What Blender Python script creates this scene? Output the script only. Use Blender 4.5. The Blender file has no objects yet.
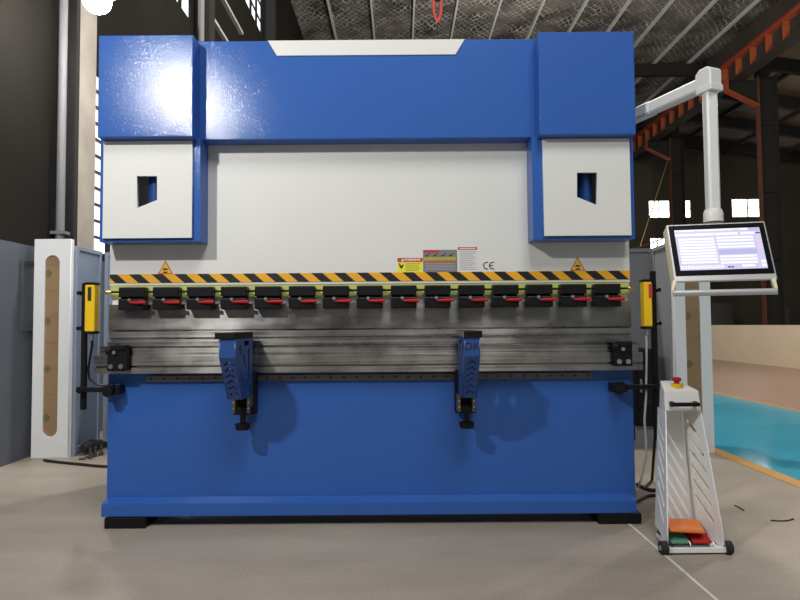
import bpy, bmesh, random
from math import *
from mathutils import Vector, Matrix, Quaternion
random.seed(4)
SC = bpy.context.scene
COL = SC.collection

# ------------------------------------------------------------------ camera
FPX, EYE = 600.0, 1.22
PITCH, ROLL = atan(25/600), radians(.43)
CAMROT = Matrix.Rotation(pi/2+PITCH, 3, 'X') @ Matrix.Rotation(-ROLL, 3, 'Z')
def P(px, py, Y):                       # photo pixel -> point on the upright plane at distance Y
    d = CAMROT @ Vector(((px-400)/FPX, (300-py)/FPX, -1)); d *= Y/d.y
    return Vector((d.x, d.y, d.z+EYE))
def G(px, py, z=0):                     # photo pixel -> point on the floor
    d = CAMROT @ Vector(((px-400)/FPX, (300-py)/FPX, -1)); t = (z-EYE)/d.z
    return Vector((d.x*t, d.y*t, z))
cam = bpy.data.cameras.new('camera'); cam.sensor_width = 36; cam.lens = 36*FPX/800
cam.clip_start = .05; cam.clip_end = 200
co = bpy.data.objects.new('camera', cam); COL.objects.link(co)
co.matrix_world = Matrix.Translation((0, 0, EYE)) @ CAMROT.to_4x4()
SC.camera = co

# ------------------------------------------------------------------ materials
def _n(nt, t, **kw):
    n = nt.nodes.new(t)
    for k, v in kw.items():
        if k in n.inputs: n.inputs[k].default_value = v
        else: setattr(n, k, v)
    return n
def mat(name, col, rough=.5, metal=0, bump=None, spec=.5, emit=None, coat=0, var=None, coat_rough=.1):
    """bump=(scale,strength,dist) fine orange peel; var=(scale,amount) mottled tone"""
    m = bpy.data.materials.new(name); m.use_nodes = True; nt = m.node_tree
    b = nt.nodes['Principled BSDF']
    c = tuple(col)+(1,) if len(col) == 3 else col
    b.inputs['Base Color'].default_value = c
    b.inputs['Roughness'].default_value = rough
    b.inputs['Metallic'].default_value = metal
    b.inputs['Specular IOR Level'].default_value = spec
    b.inputs['Coat Weight'].default_value = coat
    b.inputs['Coat Roughness'].default_value = coat_rough
    if emit:
        b.inputs['Emission Color'].default_value = tuple(emit[0])+(1,)
        b.inputs['Emission Strength'].default_value = emit[1]
    tc = nt.nodes.new('ShaderNodeTexCoord')
    if bump:
        no = _n(nt, 'ShaderNodeTexNoise'); no.inputs['Scale'].default_value = bump[0]; no.inputs['Detail'].default_value = 2
        nt.links.new(tc.outputs['Object'], no.inputs['Vector'])
        bp = _n(nt, 'ShaderNodeBump'); bp.inputs['Strength'].default_value = bump[1]; bp.inputs['Distance'].default_value = bump[2]
        nt.links.new(no.outputs['Fac'], bp.inputs['Height'])
        nt.links.new(bp.outputs['Normal'], b.inputs['Normal'])
        if coat: nt.links.new(bp.outputs['Normal'], b.inputs['Coat Normal'])
    v = var or (3, .06)
    no = _n(nt, 'ShaderNodeTexNoise'); no.inputs['Scale'].default_value = v[0]; no.inputs['Detail'].default_value = 6
    nt.links.new(tc.outputs['Object'], no.inputs['Vector'])
    mr = _n(nt, 'ShaderNodeMapRange'); mr.inputs['To Min'].default_value = 1-v[1]*2; mr.inputs['To Max'].default_value = 1+v[1]*2
    nt.links.new(no.outputs['Fac'], mr.inputs['Value'])
    mx = _n(nt, 'ShaderNodeMix', data_type='RGBA', blend_type='MULTIPLY'); mx.inputs['Factor'].default_value = 1
    mx.inputs['A'].default_value = c
    nt.links.new(mr.outputs['Result'], mx.inputs['B'])
    nt.links.new(mx.outputs['Result'], b.inputs['Base Color'])
    return m
def steel(name, col, rough, streak=(.5, 60, 60), amt=.35):
    m = mat(name, col, rough, 1)
    nt = m.node_tree; b = nt.nodes['Principled BSDF']
    b.inputs['Anisotropic'].default_value = .85; cx = nt.nodes.new('ShaderNodeCombineXYZ'); cx.inputs[2].default_value = 1; nt.links.new(cx.outputs[0], b.inputs['Tangent'])
    tc = nt.nodes.new('ShaderNodeTexCoord'); mp = nt.nodes.new('ShaderNodeMapping'); mp.inputs['Scale'].default_value = streak
    nt.links.new(tc.outputs['Object'], mp.inputs['Vector'])
    no = _n(nt, 'ShaderNodeTexNoise'); no.inputs['Scale'].default_value = 1.5; no.inputs['Detail'].default_value = 5
    nt.links.new(mp.outputs['Vector'], no.inputs['Vector'])
    no2 = _n(nt, 'ShaderNodeTexNoise'); no2.inputs['Scale'].default_value = 5; no2.inputs['Detail'].default_value = 5
    nt.links.new(tc.outputs['Object'], no2.inputs['Vector'])
    ad = _n(nt, 'ShaderNodeMath', operation='ADD'); nt.links.new(no.outputs['Fac'], ad.inputs[0]); nt.links.new(no2.outputs['Fac'], ad.inputs[1])
    mr = _n(nt, 'ShaderNodeMapRange'); mr.inputs['From Min'].default_value = .6; mr.inputs['From Max'].default_value = 1.4
    mr.inputs['To Min'].default_value = rough-.12; mr.inputs['To Max'].default_value = rough+.14
    nt.links.new(ad.outputs[0], mr.inputs['Value']); nt.links.new(mr.outputs['Result'], b.inputs['Roughness'])
    mr2 = _n(nt, 'ShaderNodeMapRange'); mr2.inputs['From Min'].default_value = .6; mr2.inputs['From Max'].default_value = 1.4
    mr2.inputs['To Min'].default_value = 1-amt; mr2.inputs['To Max'].default_value = 1+amt
    nt.links.new(ad.outputs[0], mr2.inputs['Value'])
    mx = _n(nt, 'ShaderNodeMix', data_type='RGBA', blend_type='MULTIPLY'); mx.inputs['Factor'].default_value = 1
    mx.inputs['A'].default_value = tuple(col)+(1,)
    nt.links.new(mr2.outputs['Result'], mx.inputs['B']); nt.links.new(mx.outputs['Result'], b.inputs['Base Color'])
    return m
M = {}
M['blue'] = mat('blue paint', (.027, .105, .39), .55, bump=(135, .5, .0019), coat=.62, var=(2, .03), coat_rough=.12, spec=.1)
M['blue_shaded'] = mat('shaded blue paint', (.017, .066, .25), .4, var=(4, .05))  # machine blue darkened, the arms' shade is put into the colour
M['cyl_blue'] = mat('cylinder blue', (.015, .06, .24), .25)
M['white'] = mat('machine white paint', (.665, .675, .655), .5, bump=(140, .12, .002), var=(2, .02))
M['gwhite'] = mat('guard white paint', (.86, .88, .88), .45, var=(2, .02))
M['swhite'] = mat('stand white paint', (.80, .81, .80), .4, var=(2, .02))
M['pwhite'] = mat('pendant grey white paint', (.72, .73, .71), .35, var=(2, .02))
M['black'] = mat('black plastic', (.007, .007, .008), .38, spec=.2)
M['blackm'] = mat('black metal', (.007, .007, .008), .5, spec=.2)
M['clamp'] = mat('clamp black', (.007, .007, .009), .4, var=(20, .2), spec=.25)
M['rubber'] = mat('rubber', (.018, .018, .018), .8)
M['red'] = mat('red plastic', (.42, .018, .02), .5, spec=.2)
M['yellow'] = mat('yellow paint', (.80, .52, .01), .4)
M['lime'] = mat('yellow green strip', (.50, .55, .15), .5)
M['steel'] = steel('table steel', (.32, .313, .30), .30)
M['punch'] = steel('punch steel', (.26, .255, .248), .32, (2.5, 4, 9), .45)
M['groove'] = mat('groove dark', (.03, .03, .03), .6)
M['rail'] = mat('rail metal', (.14, .125, .11), .45, .6)
M['silver'] = mat('silver metal', (.62, .62, .62), .3, 1)
M['alu'] = mat('silver paint', (.55, .56, .57), .35, .5)
M['brass'] = mat('brass', (.65, .5, .2), .3, 1)
M['cream'] = mat('cream plastic', (.75, .66, .45), .5)
M['brownfilm'] = mat('kraft film', (.33, .215, .11), .55, var=(6, .08))
M['filmline'] = mat('kraft film fold', (.24, .155, .08), .6)
M['green'] = mat('green mark', (.008, .12, .06), .5)
M['guardgrey'] = mat('blue grey sheet', (.22, .27, .35), .5, var=(2, .05))
M['guardlit'] = mat('lit grey sheet', (.34, .35, .36), .5, var=(2, .04))  # guard sheet made paler, light falling on it is put into the colour
M['guardgreyd'] = mat('grey sheet', (.19, .20, .215), .5, var=(2, .05))
M['orange'] = mat('orange plastic', (.72, .17, .02), .4)
M['gpedal'] = mat('green pedal', (.07, .25, .17), .45)
M['grey'] = mat('grey plastic', (.20, .20, .21), .5)
M['wire'] = mat('light grey cable', (.42, .41, .38), .5)
M['pipe'] = mat('painted grey pipe', (.17, .17, .18), .6)
M['bezel'] = mat('black glass', (.004, .004, .006), .35, spec=.08)
M['red_paint'] = mat('red paint', (.26, .028, .022), .5)
M['crane'] = mat('orange red primer', (.36, .075, .028), .6, var=(4, .15))
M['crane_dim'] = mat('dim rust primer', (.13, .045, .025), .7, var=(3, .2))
M['craned'] = mat('grey primer', (.035, .03, .026), .7, var=(1, .2))
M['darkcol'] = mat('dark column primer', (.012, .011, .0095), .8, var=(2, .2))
M['purlin'] = mat('galvanised purlin', (.50, .50, .49), .55)
M['lbl_yellow'] = mat('label yellow', (.78, .72, .05), .4)
M['lbl_red'] = mat('label red', (.50, .04, .03), .4)
M['lbl_orange'] = mat('label orange', (.55, .12, .03), .4)
M['lbl_grey'] = mat('label metal', (.19, .19, .20), .45, var=(60, .15))
M['lbl_white'] = mat('label white', (.68, .69, .68), .4)
M['lbl_grtxt'] = mat('label grey print', (.42, .42, .43), .5)
M['lbl_olive'] = mat('label olive', (.36, .36, .06), .5)
M['ink'] = mat('ink', (.015, .015, .018), .5)
M['tri'] = mat('triangle amber', (.80, .48, .08), .4)
M['offw'] = mat('print white', (.8, .8, .78), .5)
M['debris'] = mat('dirty steel', (.10, .09, .075), .5, .5)
M['cabinet'] = mat('cabinet grey', (.07, .07, .065), .6)
def emis(name, col, s):
    m = mat(name, (.02, .02, .02), .3, emit=(col, s)); return m
M['scr_bg'] = emis('screen lavender', (.66, .64, .93), .95)
M['scr_row'] = emis('screen white', (1, 1, .97), 1.0)
M['scr_mid'] = emis('screen violet', (.55, .53, .90), .9)
M['scr_ink'] = emis('screen ink', (.10, .10, .25), .4)
M['scr_pink'] = emis('screen pink', (.9, .68, .85), .9)
M['bulb'] = emis('lamp lens', (1, .97, .92), 60)
def window_mat(name, col, s):
    m = mat(name, (.1, .1, .1), .2, emit=(col, s)); return m
M['pane'] = window_mat('daylit pane', (.95, .97, 1.0), 1.5)
M['panefar'] = window_mat('far daylit pane', (1, 1, .97), 5)

# hazard tape
def hazard():
    m = mat('hazard tape', (1, 1, 1), .4); nt = m.node_tree; b = nt.nodes['Principled BSDF']
    tc = nt.nodes.new('ShaderNodeTexCoord'); sp = nt.nodes.new('ShaderNodeSeparateXYZ')
    nt.links.new(tc.outputs['Object'], sp.inputs[0])
    mu = _n(nt, 'ShaderNodeMath', operation='MULTIPLY_ADD'); nt.links.new(sp.outputs['Z'], mu.inputs[0]); mu.inputs[1].default_value = 1.15
    nt.links.new(sp.outputs['X'], mu.inputs[2])
    dv = _n(nt, 'ShaderNodeMath', operation='MULTIPLY_ADD'); nt.links.new(mu.outputs[0], dv.inputs[0]); dv.inputs[1].default_value = 1/.1455; dv.inputs[2].default_value = HAZ_PHASE
    fr = _n(nt, 'ShaderNodeMath', operation='FRACT'); nt.links.new(dv.outputs[0], fr.inputs[0])
    gt = _n(nt, 'ShaderNodeMath', operation='GREATER_THAN'); nt.links.new(fr.outputs[0], gt.inputs[0]); gt.inputs[1].default_value = .5
    mx = _n(nt, 'ShaderNodeMix', data_type='RGBA'); nt.links.new(gt.outputs[0], mx.inputs['Factor'])
    mx.inputs['A'].default_value = (.013, .012, .012, 1); mx.inputs['B'].default_value = (.80, .40, .02, 1)
    nt.links.new(mx.outputs['Result'], b.inputs['Base Color'])
    return m
HAZ_PHASE = .30
M['hazard'] = hazard()

def concrete(name, col, col2, rough, sc=.9, streak=True, spk=.08):
    m = bpy.data.materials.new(name); m.use_nodes = True; nt = m.node_tree; b = nt.nodes['Principled BSDF']
    tc = nt.nodes.new('ShaderNodeTexCoord')
    n1 = _n(nt, 'ShaderNodeTexNoise'); n1.inputs['Scale'].default_value = sc; n1.inputs['Detail'].default_value = 8; n1.inputs['Roughness'].default_value = .62
    mp = nt.nodes.new('ShaderNodeMapping'); mp.inputs['Scale'].default_value = (.5, 1.3, 1); mp.inputs['Rotation'].default_value = (0, 0, .35)
    nt.links.new(tc.outputs['Object'], mp.inputs['Vector']); nt.links.new(mp.outputs['Vector'], n1.inputs['Vector'])
    cr = _n(nt, 'ShaderNodeMapRange'); cr.inputs['From Min'].default_value = .3; cr.inputs['From Max'].default_value = .7
    nt.links.new(n1.outputs['Fac'], cr.inputs['Value'])
    mx = _n(nt, 'ShaderNodeMix', data_type='RGBA'); mx.inputs['A'].default_value = tuple(col)+(1,); mx.inputs['B'].default_value = tuple(col2)+(1,)
    nt.links.new(cr.outputs['Result'], mx.inputs['Factor'])
    n2 = _n(nt, 'ShaderNodeTexNoise'); n2.inputs['Scale'].default_value = 70; n2.inputs['Detail'].default_value = 4
    nt.links.new(tc.outputs['Object'], n2.inputs['Vector'])
    mr = _n(nt, 'ShaderNodeMapRange'); mr.inputs['To Min'].default_value = 1-spk*3; mr.inputs['To Max'].default_value = 1+spk*3
    nt.links.new(n2.outputs['Fac'], mr.inputs['Value'])
    m2 = _n(nt, 'ShaderNodeMix', data_type='RGBA', blend_type='MULTIPLY'); m2.inputs['Factor'].default_value = 1
    nt.links.new(mx.outputs['Result'], m2.inputs['A']); nt.links.new(mr.outputs['Result'], m2.inputs['B'])
    nt.links.new(m2.outputs['Result'], b.inputs['Base Color'])
    r = _n(nt, 'ShaderNodeMapRange'); r.inputs['To Min'].default_value = rough-.12; r.inputs['To Max'].default_value = rough+.12
    nt.links.new(n1.outputs['Fac'], r.inputs['Value']); nt.links.new(r.outputs['Result'], b.inputs['Roughness'])
    bp = _n(nt, 'ShaderNodeBump'); bp.inputs['Strength'].default_value = .08; bp.inputs['Distance'].default_value = .004
    nt.links.new(n2.outputs['Fac'], bp.inputs['Height']); nt.links.new(bp.outputs['Normal'], b.inputs['Normal'])
    return m
M['floor'] = concrete('concrete floor', (.245, .213, .174), (.40, .352, .292), .45)
M['floor'].node_tree.nodes['Principled BSDF'].inputs['Specular IOR Level'].default_value = .3
M['floor_pink'] = concrete('brown painted floor', (.28, .185, .135), (.36, .25, .19), .4, .3)
M['floor_blue'] = concrete('blue epoxy floor', (.065, .40, .58), (.085, .46, .64), .09, .4, spk=.02)
M['floor_orange'] = concrete('ochre line paint', (.50, .25, .05), (.60, .33, .08), .4)
M['floor_white'] = concrete('white floor line', (.55, .53, .50), (.68, .66, .63), .5, 3)
M['beige'] = concrete('beige wall', (.70, .58, .43), (.78, .66, .50), .7, .5, spk=.02)
M['dado'] = concrete('blue grey dado', (.055, .065, .084), (.095, .11, .137), .6, .8, spk=.03)
M['clad'] = concrete('dark cladding', (.009, .008, .0065), (.018, .016, .013), .9, .5, spk=.05)
M['clad'].node_tree.nodes['Principled BSDF'].inputs['Specular IOR Level'].default_value = .12
M['concol'] = concrete('concrete column', (.30, .27, .23), (.42, .38, .33), .8, 2, spk=.06)
M['endwall'] = concrete('dark end wall', (.05, .04, .03), (.085, .07, .053), .8, .3, spk=.05)
def roofmat():
    m = bpy.data.materials.new('foil roof with net'); m.use_nodes = True; nt = m.node_tree; b = nt.nodes['Principled BSDF']
    tc = nt.nodes.new('ShaderNodeTexCoord')
    sp = nt.nodes.new('ShaderNodeSeparateXYZ'); nt.links.new(tc.outputs['Object'], sp.inputs[0])
    masks = []
    for sgn in (1, -1):
        a = _n(nt, 'ShaderNodeMath', operation='MULTIPLY_ADD'); nt.links.new(sp.outputs['X'], a.inputs[0]); a.inputs[1].default_value = sgn*1.25; nt.links.new(sp.outputs['Y'], a.inputs[2])
        no = _n(nt, 'ShaderNodeTexNoise'); no.inputs['Scale'].default_value = 2.2; nt.links.new(tc.outputs['Object'], no.inputs['Vector'])
        a2 = _n(nt, 'ShaderNodeMath', operation='MULTIPLY_ADD'); nt.links.new(no.outputs['Fac'], a2.inputs[0]); a2.inputs[1].default_value = .55; nt.links.new(a.outputs[0], a2.inputs[2])
        s = _n(nt, 'ShaderNodeMath', operation='MULTIPLY'); nt.links.new(a2.outputs[0], s.inputs[0]); s.inputs[1].default_value = 3.3
        f = _n(nt, 'ShaderNodeMath', operation='FRACT'); nt.links.new(s.outputs[0], f.inputs[0])
        g = _n(nt, 'ShaderNodeMath', operation='GREATER_THAN'); nt.links.new(f.outputs[0], g.inputs[0]); g.inputs[1].default_value = .84
        masks.append(g)
    mxm = _n(nt, 'ShaderNodeMath', operation='MAXIMUM'); nt.links.new(masks[0].outputs[0], mxm.inputs[0]); nt.links.new(masks[1].outputs[0], mxm.inputs[1])
    n1 = _n(nt, 'ShaderNodeTexNoise'); n1.inputs['Scale'].default_value = .8; n1.inputs['Detail'].default_value = 6
    nt.links.new(tc.outputs['Object'], n1.inputs['Vector'])
    cr = nt.nodes.new('ShaderNodeValToRGB'); cr.color_ramp.elements[0].position = .35; cr.color_ramp.elements[1].position = .68
    cr.color_ramp.elements[0].color = (.035, .030, .027, 1); cr.color_ramp.elements[1].color = (.19, .172, .155, 1)
    nt.links.new(n1.outputs['Fac'], cr.inputs['Fac'])
    mx = _n(nt, 'ShaderNodeMix', data_type='RGBA'); n3 = _n(nt, 'ShaderNodeTexNoise'); n3.inputs['Scale'].default_value = 1.7; n3.inputs['Detail'].default_value = 5; nt.links.new(tc.outputs['Object'], n3.inputs['Vector'])
    p3 = _n(nt, 'ShaderNodeMapRange'); p3.inputs['From Min'].default_value = .35; p3.inputs['From Max'].default_value = .7; nt.links.new(n3.outputs['Fac'], p3.inputs['Value'])
    m3 = _n(nt, 'ShaderNodeMath', operation='MULTIPLY'); nt.links.new(mxm.outputs[0], m3.inputs[0]); nt.links.new(p3.outputs['Result'], m3.inputs[1])
    nt.links.new(m3.outputs[0], mx.inputs['Factor'])
    nt.links.new(cr.outputs['Color'], mx.inputs['A']); mx.inputs['B'].default_value = (.55, .53, .50, 1)
    nt.links.new(mx.outputs['Result'], b.inputs['Base Color'])
    b.inputs['Roughness'].default_value = .55
    return m
M['roof'] = roofmat()
M['roof2'] = concrete('rusty bay roof', (.05, .035, .024), (.27, .20, .14), .7, .35, spk=.05)

# ------------------------------------------------------------------ mesh builder
class MB:
    def __init__(s): s.bm = bmesh.new()
    def _f(s, vs, mi):
        try:
            f = s.bm.faces.new(vs); f.material_index = mi
        except ValueError: pass
    def hexa(s, p, mi=0):               # p: 8 points, bottom ring then top ring
        v = [s.bm.verts.new(q) for q in p]
        for q in ((3, 2, 1, 0), (4, 5, 6, 7), (0, 1, 5, 4), (1, 2, 6, 5), (2, 3, 7, 6), (3, 0, 4, 7)): s._f([v[i] for i in q], mi)
        return s
    def box(s, x0, x1, y0, y1, z0, z1, mi=0, mx=None):
        p = [Vector(q) for q in ((x0, y0, z0), (x1, y0, z0), (x1, y1, z0), (x0, y1, z0), (x0, y0, z1), (x1, y0, z1), (x1, y1, z1), (x0, y1, z1))]
        if mx: p = [mx @ q for q in p]
        return s.hexa(p, mi)
    def prism(s, poly, vec, mi=0):
        vec = Vector(vec); a = [s.bm.verts.new(Vector(q)) for q in poly]; b = [s.bm.verts.new(Vector(q)+vec) for q in poly]
        s._f(a[::-1], mi); s._f(b, mi); n = len(a)
        for i in range(n): s._f([a[i], a[(i+1) % n], b[(i+1) % n], b[i]], mi)
        return s
    def tube(s, pts, r, n=10, mi=0, caps=True):
        pts = [Vector(p) for p in pts]; rs = r if isinstance(r, (list, tuple)) else [r]*len(pts)
        t0 = (pts[1]-pts[0]).normalized(); up = Vector((0, 0, 1)) if abs(t0.z) < .9 else Vector((1, 0, 0))
        nrm = t0.cross(up).normalized(); rings = []
        for i, p in enumerate(pts):
            t = (pts[min(i+1, len(pts)-1)]-pts[max(i-1, 0)]).normalized()
            nrm = (nrm-t*nrm.dot(t)).normalized(); bi = t.cross(nrm)
            rings.append([s.bm.verts.new(p+(nrm*cos(2*pi*k/n)+bi*sin(2*pi*k/n))*rs[i]) for k in range(n)])
        for a, b in zip(rings, rings[1:]):
            for k in range(n): s._f([a[k], a[(k+1) % n], b[(k+1) % n], b[k]], mi)
        if caps: s._f(rings[0][::-1], mi); s._f(rings[-1], mi)
        return s
    def cyl(s, p0, p1, r, r1=None, n=20, mi=0): return s.tube([p0, p1], [r, r if r1 is None else r1], n, mi)
    def mesh(s, me, mx, mi=0):
        me.transform(mx); k = len(s.bm.faces); s.bm.from_mesh(me); s.bm.faces.ensure_lookup_table()
        for f in s.bm.faces[k:]: f.material_index = mi
        return s
    def plate(s, outline, holes, t, mx, mi=0):       # flat sheet with real cut-outs
        cu = bpy.data.curves.new('tmp', 'CURVE'); cu.dimensions = '2D'; cu.fill_mode = 'BOTH'; cu.extrude = t/2
        for ring in [outline]+list(holes):
            sp = cu.splines.new('POLY'); sp.points.add(len(ring)-1); sp.use_cyclic_u = True
            for q, (x, y) in zip(sp.points, ring): q.co = (x, y, 0, 1)
        _conv(s, cu, mx, mi); return s
    def text(s, body, size, mx, t=.0006, mi=0, align='CENTER', bold=0):
        cu = bpy.data.curves.new('tmp', 'FONT'); cu.body = body; cu.size = size; cu.extrude = t; cu.align_x = align; cu.align_y = 'CENTER'; cu.resolution_u = 3; cu.offset = bold
        _conv(s, cu, mx, mi); return s
def _conv(s, cu, mx, mi):
    o = bpy.data.objects.new('tmp', cu); COL.objects.link(o); dg = bpy.context.evaluated_depsgraph_get(); dg.update()
    me = bpy.data.meshes.new_from_object(o.evaluated_get(dg)); COL.objects.unlink(o); bpy.data.objects.remove(o); bpy.data.curves.remove(cu)
    s.mesh(me, mx, mi); bpy.data.meshes.remove(me)
def world_loc(o):
    v = Vector()
    while o is not None: v += o.location; o = o.parent
    return v
def obj(name, mb, mats, parent=None, bevel=0, smooth=False, label=None, kind=None, pivot=None):
    me = bpy.data.meshes.new(name)
    off = world_loc(parent) if parent else Vector()
    loc = Vector(pivot)-off if pivot is not None else Vector()
    bmesh.ops.recalc_face_normals(mb.bm, faces=mb.bm.faces)
    bmesh.ops.translate(mb.bm, vec=-(off+loc), verts=mb.bm.verts)
    mb.bm.to_mesh(me); mb.bm.free()
    for m in (mats if isinstance(mats, (list, tuple)) else [mats]): me.materials.append(M[m])
    o = bpy.data.objects.new(name, me); COL.objects.link(o); o.location = loc
    if parent: o.parent = parent
    if smooth:
        me.shade_smooth() if hasattr(me, 'shade_smooth') else None
        try: me.set_sharp_from_angle(angle=radians(35))
        except Exception: pass
    if bevel:
        b = o.modifiers.new('bevel', 'BEVEL'); b.width = bevel; b.segments = 2; b.limit_method = 'ANGLE'; b.angle_limit = radians(40)
        b.harden_normals = False
    if label: o['label'] = label
    if kind: o['kind'] = kind
    return o
def thing(name, label, cat, loc, group=None):
    o = bpy.data.objects.new(name, None); COL.objects.link(o); o.location = loc; o.empty_display_size = .1
    o['label'] = label; o['category'] = cat
    if group: o['group'] = group
    return o
def tag(o, label, cat, group=None):
    o['label'] = label; o['category'] = cat
    if group: o['group'] = group
    return o
def struct(name, mb, mats, **k): return obj(name, mb, mats, kind='structure', **k)
def dup(o, loc, parent=None, label=None):           # a copy of an object with copies of everything under it
    c = o.copy(); COL.objects.link(c); c.parent = parent if parent else o.parent
    if loc is not None: c.location = loc
    if label: c['label'] = label
    for ch in list(o.children): dup(ch, None, c)
    return c
def slot(cx, cy, w, h, n=6):                         # upright rounded slot ring
    r = w/2; pts = []
    for k in range(n+1): a = pi*k/n; pts.append((cx+r*cos(a), cy+h/2-r+r*sin(a)))
    for k in range(n+1): a = pi+pi*k/n; pts.append((cx+r*cos(a), cy-h/2+r+r*sin(a)))
    return pts
def rot2(pts, cx, cy, a): return [(cx+(x-cx)*cos(a)-(y-cy)*sin(a), cy+(x-cx)*sin(a)+(y-cy)*cos(a)) for x, y in pts]
FRONT = Matrix(((1, 0, 0, 0), (0, 0, -1, 0), (0, 1, 0, 0), (0, 0, 0, 1)))     # local xy -> world xz, facing -Y
def front(x, y, z): return Matrix.Translation((x, y, z)) @ FRONT
SIDE = Matrix(((0, 0, 1, 0), (1, 0, 0, 0), (0, 1, 0, 0), (0, 0, 0, 1)))       # local xy -> world yz, thickness along x
def side(x): return Matrix.Translation((x, 0, 0)) @ SIDE

# ================================================================== SETTING
WX, EX, EY, RZ = -3.55, 26.0, 32.0, 12.0
struct('floor', MB().box(WX-.2, EX, -7, EY+.3, -.2, 0), 'floor')
m = MB(); m.box(3.06, 5.42, -7, EY-.2, 0, .003); struct('trim_1', m, 'floor_blue')
m = MB(); m.box(2.93, 3.06, -7, EY-.2, 0, .004); struct('trim_2', m, 'floor_orange')
m = MB(); m.box(5.42, 5.50, -7, EY-.2, 0, .004); struct('trim_3', m, 'floor_orange')
m = MB(); m.box(5.50, 10.4, -7, EY-.2, 0, .003); struct('trim_4', m, 'floor_pink')
m = MB(); m.box(1.375, 1.39, 1.5, 3.72, 0, .0025); struct('trim_5', m, 'floor_white')
# left wall with window openings (Y ranges, Z ranges)
wins = [(6.78, 9.3, 2.10, 4.25), (8.3, 10.25, 6.45, 8.3), (13.3, 15.6, 8.8, 10.6)]
m = MB(); hol = [[(a, c), (b, c), (b, d), (a, d)] for a, b, c, d in wins]
m.plate([(-7, 2.0), (EY, 2.0), (EY, RZ+.2), (-7, RZ+.2)], hol, .2, side(WX-.1)); struct('wall_left', m, 'clad')
m = MB(); m.box(WX-.2, WX+.03, -7, EY, 0, 2.0); struct('trim_6', m, 'dado')
for i, (a, b, c, d) in enumerate(wins):
    w = struct('window_%d' % (i+1), MB().box(WX-.12, WX-.10, a, b, c, d), 'pane')
    fr = MB(); n = int((d-c)/(.19 if i == 0 else .42))
    for k in range(1, n): z = c+(d-c)*k/n; fr.box(WX-.10, WX-.06, a, b, z-.012, z+.012)
    for k in range(0, 5): y = a+(b-a)*k/4; fr.box(WX-.10, WX-.05, y-.02, y+.02, c, d)
    obj('window_frame', fr, 'blackm', w)
m = MB(); m.box(WX, -3.445, 6.37, 6.73, 0, RZ); struct('trim_7', m, 'concol')
struct('trim_12', MB().box(WX, -3.44, 6.30, 6.37, 0, RZ), 'darkcol')  # thin dark strip across the front face of the concrete column
for i, z in enumerate((7.0, 7.75)):
    struct('trim_%d' % (8+i), MB().box(WX, WX+.08, 10.6, 13.2, z, z+.06), 'purlin')
struct('trim_10', MB().box(WX, WX+.25, 10.3, 10.6, 0, RZ), 'darkcol')
m = MB(); m.tube([(WX+.13, 10.22, 0), (WX+.13, 10.22, RZ)], .055, 12)
tag(obj('wall_pipe', m, 'pipe', smooth=True), 'tall thin vertical pipe on the far side wall, seen above the machine', 'pipe')
struct('trim_11', MB().box(WX, WX+.25, 15.65, 15.9, 0, RZ), 'darkcol')
# end wall with windows
def X_(px): return P(px, 200, EY).x
def Z_(py, px=720): return P(px, py, EY).z
ew = [(X_(649), X_(669.5), Z_(217), Z_(200)), (X_(680), X_(690.5), Z_(217), Z_(200)), (X_(732), X_(764), Z_(217), Z_(199)), (X_(649.5), X_(664), Z_(248), Z_(237.5)), (X_(759), X_(765), Z_(328), Z_(295))]
m = MB(); hol = [[(a, c), (b, c), (b, d), (a, d)] for a, b, c, d in ew]
m.plate([(WX-.2, 0), (EX, 0), (EX, RZ+.2), (WX-.2, RZ+.2)], hol, .2, front(0, EY+.1, 0)); struct('wall_back', m, 'endwall')
for i, (a, b, c, d) in enumerate(ew):
    w = struct('window_%d' % (i+4), MB().box(a, b, EY+.1, EY+.12, c, d), 'panefar')
    fr = MB(); n = 2 if i < 4 else 1
    for k in range(1, n): x = a+(b-a)*k/n; fr.box(x-.025, x+.025, EY+.05, EY+.10, c, d)
    for k in range(0, 3 if i < 4 else 4): z = c+(d-c)*k/(2 if i < 4 else 3); fr.box(a, b, EY+.05, EY+.10, z-.015, z+.015)
    obj('window_frame', fr, 'craned', w)
# low beige partition on the right
struct('wall_right', MB().box(10.4, 10.6, 4, EY, 0, 1.14), 'beige')
struct('wall_far_right', MB().box(EX, EX+.2, -7, EY, 0, RZ), 'endwall')
# roof: foil with net, purlins run away from the viewer
struct('ceiling', MB().box(WX-.2, 12.9, -7, EY, RZ, RZ+.15), 'roof')
for i in range(-2, 12):
    x = .12*10.78*0 + i*1.43+.55
    if x > 12.6 or x < -3.4: continue
    struct('trim_%d' % (14+i), MB().box(x-.032, x+.032, -3, EY, RZ-.14, RZ), 'purlin')
for i, y in enumerate((14.2, 24.3, 31.0)):
    m = MB(); m.box(WX, 13, y-.12, y+.12, RZ-.62, RZ-.16); struct('trim_%d' % (30+i), m, 'darkcol')
m = MB(); m.hexa([Vector(q) for q in ((12.9, -7, 11.2), (EX, -7, 9.2), (EX, EY, 9.2), (12.9, EY, 11.2), (12.9, -7, 11.35), (EX, -7, 9.35), (EX, EY, 9.35), (12.9, EY, 11.35))])
struct('ceiling_side_bay', m, 'roof2')
struct('wall_clerestory', MB().box(12.75, 12.9, -7, EY, 10.95, RZ+.15), 'endwall')
for i in range(6):
    y = 16+i*2.9
    m = MB(); m.hexa([Vector(q) for q in ((12.9, y, 10.7), (EX, y, 8.7), (EX, y+.2, 8.7), (12.9, y+.2, 10.7), (12.9, y, 11.2), (EX, y, 9.2), (EX, y+.2, 9.2), (12.9, y+.2, 11.2))])
    struct('trim_%d' % (40+i), m, 'darkcol')
for i, x in enumerate((15, 17.5, 20, 22.5)):
    z = 11.2-(x-12.9)*2/(EX-12.9)
    struct('trim_%d' % (50+i), MB().box(x-.06, x+.06, 8, EY, z-.18, z), 'craned')
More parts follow.
